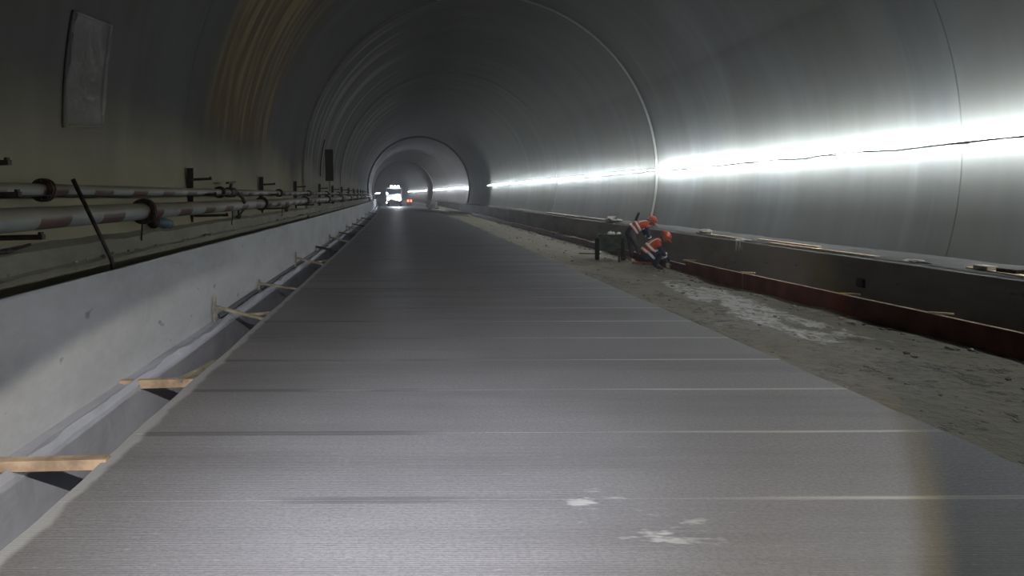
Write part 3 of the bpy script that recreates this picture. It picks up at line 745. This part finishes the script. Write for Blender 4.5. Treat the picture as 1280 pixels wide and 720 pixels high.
# ------------------------------------------------------------------ workers
def near_seg(p, a, b):
    ab = b-a; t = max(0, min(1, (p-a).dot(ab)/max(1e-9, ab.dot(ab)))); return (p-(a+ab*t)).length, t
def person(name, loc, J, label, trouser, look, hand_r, hand_l, rz=0.0):
    root = empty(name, loc, rz); tag(root, label, 'person')
    V = {k: Vector(v[:3]) for k, v in J.items()}; Rr = {k: v[3] for k, v in J.items()}
    bones = [('pelvis', 'waist', 'torso'), ('waist', 'chest', 'torso'), ('chest', 'neck', 'torso'), ('neck', 'skull', 'neck')]
    for s in 'rl':
        bones += [('chest', 'shoulder_'+s, 'torso'), ('shoulder_'+s, 'elbow_'+s, 'arm'), ('elbow_'+s, 'wrist_'+s, 'forearm'), ('wrist_'+s, 'palm_'+s, 'hand'),
                  ('pelvis', 'hip_'+s, 'leg'), ('hip_'+s, 'knee_'+s, 'leg'), ('knee_'+s, 'ankle_'+s, 'leg'), ('ankle_'+s, 'toe_'+s, 'foot')]
    me = bpy.data.meshes.new('skel'); ks = list(V); ix = {k: i for i, k in enumerate(ks)}
    me.from_pydata([V[k] for k in ks], [(ix[a], ix[b]) for a, b, _ in bones], [])
    o = bpy.data.objects.new('skel', me); C.objects.link(o)
    md = o.modifiers.new('skin', 'SKIN'); sv = me.skin_vertices[0].data
    for k in ks:
        r = Rr[k]; sv[ix[k]].radius = r if isinstance(r, tuple) else (r, r)
    sv[ix['pelvis']].use_root = True
    sb = o.modifiers.new('sub', 'SUBSURF'); sb.levels = 2
    dg = bpy.context.evaluated_depsgraph_get(); ev = o.evaluated_get(dg)
    bm = nb(); bm.from_mesh(ev.to_mesh()); ev.to_mesh_clear(); bpy.data.objects.remove(o)
    def cls(p):
        best = min(((near_seg(p, V[a], V[b])[0]/(1 if t != 'torso' else 1.5), t) for a, b, t in bones), key=lambda q: q[0]); return best[1]
    matn = {'torso': 0, 'arm': 0, 'forearm': 0, 'neck': 2, 'hand': 3, 'leg': 1, 'foot': 4}
    torso_faces = []
    for f in bm.faces:
        t = cls(f.calc_center_median()); f.material_index = matn[t]; f.smooth = True
        if t == 'torso': torso_faces.append([(v.co.copy(), v.normal.copy()) for v in f.verts])
    # head: skull with jaw, nose, ears, brow
    L = Vector(look).normalized(); up = Vector((0, 0, 1)); up = (up-L*up.dot(L)).normalized(); sd = L.cross(up)
    hc = V['skull']
    def add(fn, mi):
        n0 = len(bm.faces); fn(); bm.faces.ensure_lookup_table()
        for f in bm.faces[n0:]: f.material_index = mi; f.smooth = True
    def skull():
        r = bmesh.ops.create_uvsphere(bm, u_segments=20, v_segments=14, radius=1)
        for v in r['verts']:
            q = v.co.copy(); jaw = 1-0.28*max(0, -q.z)
            f_ = q.x*0.098*(1 if q.x < 0 else 1-0.12*max(0, -q.z)); v.co = hc+L*f_+sd*(q.y*0.076*jaw)+up*(q.z*0.118)
    add(skull, 2)
    def feat():
        lo = [(hc+L*0.092+up*0.012), (hc+L*0.112-up*0.022), (hc+L*0.098-up*0.034)]
        tube(bm, lo, [0.010, 0.017, 0.012], 8)
        tube(bm, [hc+L*0.086+sd*-0.024-up*0.062, hc+L*0.092-up*0.06, hc+L*0.086+sd*0.024-up*0.062], [0.005, 0.009, 0.005], 6)
        for s in (-1, 1):
            tube(bm, [hc+sd*(s*0.072)-up*0.03, hc+sd*(s*0.084)-up*0.0, hc+sd*(s*0.078)+up*0.025], [0.010, 0.017, 0.010], 6)
            tube(bm, [hc+L*0.088+sd*(s*0.014)+up*0.026, hc+L*0.086+sd*(s*0.045)+up*0.024], 0.006, 6)
    add(feat, 2)
    def eyes():
        for s in (-1, 1): tube(bm, [hc+L*0.084+sd*(s*0.020)+up*0.008, hc+L*0.088+sd*(s*0.030)+up*0.01, hc+L*0.08+sd*(s*0.042)+up*0.008], [0.004, 0.008, 0.004], 6)
    add(eyes, 5)
    # fingers
    for s, hd in (('r', hand_r), ('l', hand_l)):
        pl = V['palm_'+s]; d = (pl-V['wrist_'+s]).normalized(); curl = Vector(hd).normalized(); side = d.cross(curl).normalized(); curl = side.cross(d)
        def hand():
            for i, (l_, off) in enumerate(((.072, -.030), (.080, -.010), (.075, .011), (.060, .030))):
                b = pl+side*off*1.0-d*0.01; p1 = b+d*l_*0.5; p2 = p1+(d*0.6+curl*0.8).normalized()*l_*0.35; p3 = p2+(d*0.1+curl).normalized()*l_*0.3
                tube(bm, [b, p1, p2, p3], [.0105, .0095, .0085, .007], 7)
            b = V['wrist_'+s]+d*0.03+side*-0.028; tube(bm, [b, b+d*0.025-side*0.028+curl*0.01, b+d*0.055-side*0.036+curl*0.03], [.013, .011, .009], 7)
        add(hand, 3)
    body = obj('body', bm, [M_navy, trouser, M_skin, M_glove, M_boot, M_hair], root)
    # boots' soles
    for s in 'rl':
        a = V['ankle_'+s]; t = V['toe_'+s]; d = (t-a); d.z = 0; d.normalize()
        bm = nb(); beam(bm, Vector((a.x, a.y, 0.012))-d*0.07, Vector((t.x, t.y, 0.012))+d*0.045, 0.095, 0.03, bev=0.008); obj('boot_sole', bm, M_boot, root)
    # vest: shell around the torso
    ax0 = V['pelvis']; ax1 = V['neck']; ad = (ax1-ax0); Lg = ad.length; ad.normalize()
    spine = [V['pelvis'], V['waist'], V['chest'], V['neck']]
    def shell(nm, off, mat, test):
        bm = nb(); vm = {}
        for f in torso_faces:
            c = sum((v[0] for v in f), Vector())/len(f)
            if not test(c): continue
            vs = []
            for co, n in f:
                kk = (round(co.x, 5), round(co.y, 5), round(co.z, 5))
                if kk not in vm: vm[kk] = bm.verts.new(co+n*off)
                vs.append(vm[kk])
            try: bm.faces.new(vs)
            except ValueError: pass
        o = obj(nm, bm, mat, root, True); q = o.modifiers.new('s', 'SOLIDIFY'); q.thickness = 0.006; q.offset = 1
        sm_ = o.modifiers.new('sub', 'SUBSURF'); sm_.levels = 1
        return o
    def tpos(c): return (c-ax0).dot(ad)/Lg
    vest = shell('vest', 0.012, M_vest, lambda c: 0.12 < tpos(c) < 1.02)
    # reflective tape hoops and braces following the body
    def hoop(t, rad):
        cpt = ax0+ad*(Lg*t); return cpt
    from mathutils.bvhtree import BVHTree
    vs_ = [v.co.copy() for v in body.data.vertices]; tree = BVHTree.FromPolygons(vs_, [list(p.vertices) for p in body.data.polygons])
    s1 = ad.cross(Vector((0, 1, 0))).normalized() if abs(ad.y) < 0.9 else Vector((1, 0, 0)); s2 = ad.cross(s1).normalized()
    def tape(pts_dirs, wdt, nm='reflective_tape'):
        bm = nb(); prev = None
        for c, dr, wd in pts_dirs:
            hit = tree.ray_cast(c+dr*0.6, -dr)
            p = hit[0]; nn = hit[1]
            if p is None or (p-c).length > 0.34: prev = None; continue
            a = bm.verts.new(p+nn*0.026-wd*wdt/2); b = bm.verts.new(p+nn*0.026+wd*wdt/2)
            if prev: bm.faces.new((prev[0], prev[1], b, a))
            prev = (a, b)
        o = obj(nm, bm, M_refl, vest, True); q = o.modifiers.new('s', 'SOLIDIFY'); q.thickness = 0.008; q.offset = 0
    for t in (0.22, 0.46):
        c = ax0+ad*(Lg*t)
        tape([(c, s1*math.cos(2*PI*k/40)+s2*math.sin(2*PI*k/40), ad) for k in range(41)], 0.055)
    for s in 'rl':
        sh = V['shoulder_'+s]; mid = V['chest'].lerp(sh, 0.62)
        lat = (sh-V['chest']).normalized(); fwd = ad.cross(lat).normalized()
        pts = []
        for k in range(28):
            a = -PI*0.55+1.1*PI*k/27
            pts.append((mid-ad*0.10, (fwd*math.sin(a)+ad*math.cos(a)).normalized(), lat))
        tape(pts, 0.05)
        # cuff tape on the sleeve
        a_ = V['elbow_'+s].lerp(V['wrist_'+s], 0.15); b_2 = V['elbow_'+s].lerp(V['wrist_'+s], 0.32)
        r_ = (Rr['elbow_'+s] if not isinstance(Rr['elbow_'+s], tuple) else Rr['elbow_'+s][0])+0.006
        bm = nb(); tube(bm, [a_, b_2], [r_, r_*0.95], 12); obj('sleeve_tape', bm, M_refl, body, True)
    # helmet
    hl = empty('helmet', hc, parent=root)
    hu = (up*0.97-L*0.10).normalized()
    bm = nb(); r = bmesh.ops.create_uvsphere(bm, u_segments=24, v_segments=14, radius=1)
    kill = [v for v in r['verts'] if v.co.z < 0.02]; bmesh.ops.delete(bm, geom=kill, context='VERTS')
    for v in bm.verts:
        q = v.co.copy(); rib = 1+0.03*math.exp(-(q.y/0.12)**2)
        v.co = L*(q.x*0.128)+sd*(q.y*0.108)+hu*(q.z*0.125*rib+0.035)
    o = obj('helmet_shell', bm, M_helm, hl, True); q = o.modifiers.new('s', 'SOLIDIFY'); q.thickness = 0.004
    bm = nb(); n = 24; inn = []; out = []
    for k in range(n):
        a = 2*PI*k/n; ca, sa = math.cos(a), math.sin(a); ext = 1.06+0.34*max(0, ca)**2
        inn.append(bm.verts.new(L*(ca*0.124)+sd*(sa*0.104)+hu*0.038)); out.append(bm.verts.new(L*(ca*0.128*ext)+sd*(sa*0.108*(1.06+0.05*max(0, ca)))+hu*(0.028-0.012*max(0, ca))))
    for k in range(n): bm.faces.new((inn[k], out[k], out[(k+1) % n], inn[(k+1) % n]))
    o = obj('helmet_brim', bm, M_helm, hl, True); q = o.modifiers.new('s', 'SOLIDIFY'); q.thickness = 0.006
    bm = nb(); tube(bm, [sd*(s*0.088)*1.0+up*(0.03-abs(s)*0.0)-up*(0.15*(1-abs(s)))*1.0+L*0.02 for s in (-1, -.6, -.3, 0, .3, .6, 1)], 0.005, 6); obj('chin_strap', bm, M_cable, hl)
    return root

T = (0.155, 0.115)
# bending worker: feet right of the hips, bent forward to the right
J1 = dict(pelvis=(-.27, 0, .76, (.13, .15)), waist=(-.15, -.01, .86, (.12, .145)), chest=(.04, -.03, .96, (.13, .165)), neck=(.17, -.05, 1.0, .065), skull=(.27, -.07, .99, .07),
          shoulder_r=(.10, -.20, .93, .065), elbow_r=(.13, -.25, .66, .048), wrist_r=(.27, -.18, .50, .032), palm_r=(.315, -.165, .43, .036),
          shoulder_l=(.10, .15, .93, .065), elbow_l=(.20, .22, .68, .048), wrist_l=(.34, .12, .51, .032), palm_l=(.39, .10, .44, .036),
          hip_r=(-.26, -.11, .72, .105), knee_r=(-.13, -.15, .42, .068), ankle_r=(-.03, -.13, .085, .050), toe_r=(.15, -.17, .045, .042),
          hip_l=(-.26, .11, .72, .105), knee_l=(-.19, .17, .42, .068), ankle_l=(-.14, .22, .085, .050), toe_l=(.04, .23, .045, .042))
person('person', (6.02, 18.85, -0.20), J1, 'worker in red helmet and striped orange-red vest bending forward with lowered hands', M_gtrous, (0.80, -0.25, -0.62), (0.3, 0, -1), (0.3, 0, -1))
# squatting worker
J2 = dict(pelvis=(-.26, 0, .30, (.13, .15)), waist=(-.19, 0, .42, (.12, .14)), chest=(-.04, 0, .585, (.13, .165)), neck=(.09, 0, .68, .065), skull=(.20, -.02, .715, .07),
          shoulder_r=(.01, -.18, .585, .065), elbow_r=(.14, -.24, .36, .048), wrist_r=(.21, -.16, .17, .032), palm_r=(.235, -.13, .10, .036),
          shoulder_l=(.03, .17, .585, .065), elbow_l=(.22, .20, .38, .048), wrist_l=(.32, .10, .18, .032), palm_l=(.35, .08, .105, .036),
          hip_r=(-.24, -.11, .29, .10), knee_r=(.06, -.27, .40, .068), ankle_r=(-.04, -.20, .085, .050), toe_r=(.13, -.25, .045, .042),
          hip_l=(-.24, .11, .29, .10), knee_l=(.10, .27, .40, .068), ankle_l=(-.0, .19, .085, .050), toe_l=(.17, .22, .045, .042))
person('person', (5.70, 16.75, -0.20), J2, 'worker in red helmet and striped orange-red vest squatting with both hands at the ground', M_navy, (0.78, -0.30, -0.68), (0.4, 0, -1), (0.4, 0, -1), math.radians(-8))

# small things by the workers
bm = nb(); beam(bm, (5.60, 18.1, -0.165), (6.05, 17.8, -0.165), 0.16, 0.03, bev=0.004); tag(obj('red_board_offcut', bm, M_redbox), 'short red board offcut lying at the bending worker\'s feet', 'board')
bm = nb(); beam(bm, (4.95, 20.9, -0.165), (5.5, 20.7, -0.16), 0.14, 0.03, bev=0.004); tag(obj('red_board_offcut', bm, M_red), 'red-brown board offcut on the ground behind the handcart', 'board')
bm = nb(); beam(bm, (5.75, 18.55, -0.16), (6.0, 19.9, -0.15), 0.10, 0.04, bev=0.004); tag(obj('timber_offcut', bm, M_palew), 'pale timber offcut on the ground between handcart and bending worker', 'timber')

# ------------------------------------------------------------------ far end: works vehicle with lamps
ty = 97.0
tk = empty('works_truck', (0.02+cx(ty), ty, -0.12)); tag(tk, 'distant works truck facing the camera with dazzling white lamps', 'truck')
bm = nb(); box(bm, (0, 1.0, 1.65), (2.1, 1.9, 1.7), None, 0.12); obj('cab', bm, M_truck, tk)
bm = nb(); box(bm, (0, 0.03, 2.0), (1.8, 0.06, 0.7), None, 0.02); obj('windscreen', bm, M_glass, tk)
bm = nb(); box(bm, (0, 0.0, 0.75), (2.2, 0.2, 0.35), None, 0.05); obj('bumper', bm, M_steel, tk)
bm = nb(); box(bm, (0, 4.6, 1.7), (2.3, 5.0, 1.6), None, 0.04); obj('load_box', bm, M_tub, tk)
for s in (-1, 1):
    for yy in (1.0, 4.4, 6.0):
        bm = nb(); tube(bm, [(s*0.85-0.14, yy, 0.5), (s*0.85+0.14, yy, 0.5)], 0.5, 20); obj('wheel', bm, M_rubber, tk)
for x, z, r in ((-0.75, 1.0, .16), (0.75, 1.0, .20), (0.35, 1.0, .15), (-.3, 2.62, .14), (.15, 2.62, .16), (.55, 2.62, .14), (0.5, 1.45, .22), (0.15, 1.2, .22), (-0.9, 1.75, .10), (-.95, 0.55, .07)):
    bm = nb(); tube(bm, [(x, -0.14, z), (x, -0.06, z)], r, 14); obj('headlamp', bm, M_lamp, tk)
hl_ = spot('truck_beam', (0.4+cx(ty), ty-0.35, 1.3), (0.0, -1, -0.12), 26, 2500, (0.78, 0.86, 1.0), 0.6, 0.2)
for i, (x, y, lab) in enumerate(((1.75, 93.5, 'small red warning lamp right of the distant truck, left one'), (2.15, 93.8, 'small red warning lamp right of the distant truck, right one'))):
    r = empty('warning_lamp', (x+cx(y), y, -0.12)); tag(r, lab, 'lamp', 'red warning lamps by the truck')
    bm = nb(); tube(bm, [(0, 0, 0), (0, 0, 0.7)], 0.03, 8); obj('stand', bm, M_steel, r)
    bm = nb(); tube(bm, [(0, 0, 0.7), (0, 0, 0.95)], 0.11, 10); obj('lamp_body', bm, M_tail, r)
bm = nb(); y = 118; beam(bm, (-2.55+cx(y), y, 1.65), (-1.9+cx(y), y, 1.68), 0.1, 0.1); tag(obj('wall_lamp', bm, M_lamp), 'tiny distant white lamp on the left wall beyond the truck', 'lamp')
# far heaps beside the slab end
for (x, y, s, lab) in ((4.4, 88, (0.7, 2.2, 0.45), 'pale heap of material on the ground at the far bend'), (5.2, 99, (0.8, 2.5, 0.6), 'second pale heap on the ground beyond the slab end')):
    bm = nb(); lump(bm, (x+cx(y), y, -0.1), s, 4, 3, 0.4); tag(obj('gravel_heap', bm, M_rubble), lab, 'heap')

# ------------------------------------------------------------------ haze
if HAZE:
    bm = nb(); box(bm, (AX_X-3, 169, 3), (26, 323, 14)); hz = obj('tunnel_haze', bm, M_led)
    hm = bpy.data.materials.new('dusty_air'); hm.use_nodes = True; nt = hm.node_tree
    nt.nodes.remove(nt.nodes['Principled BSDF'])
    vs = nt.nodes.new('ShaderNodeVolumeScatter'); vs.inputs['Density'].default_value = HAZE
    vs.inputs['Color'].default_value = (0.9, 0.92, 1, 1); vs.inputs['Anisotropy'].default_value = 0.3
    nt.links.new(vs.outputs[0], nt.nodes['Material Output'].inputs['Volume'])
    hz.data.materials.clear(); hz.data.materials.append(hm); tag(hz, 'thin dusty haze filling the tunnel air', 'haze', kind='stuff')
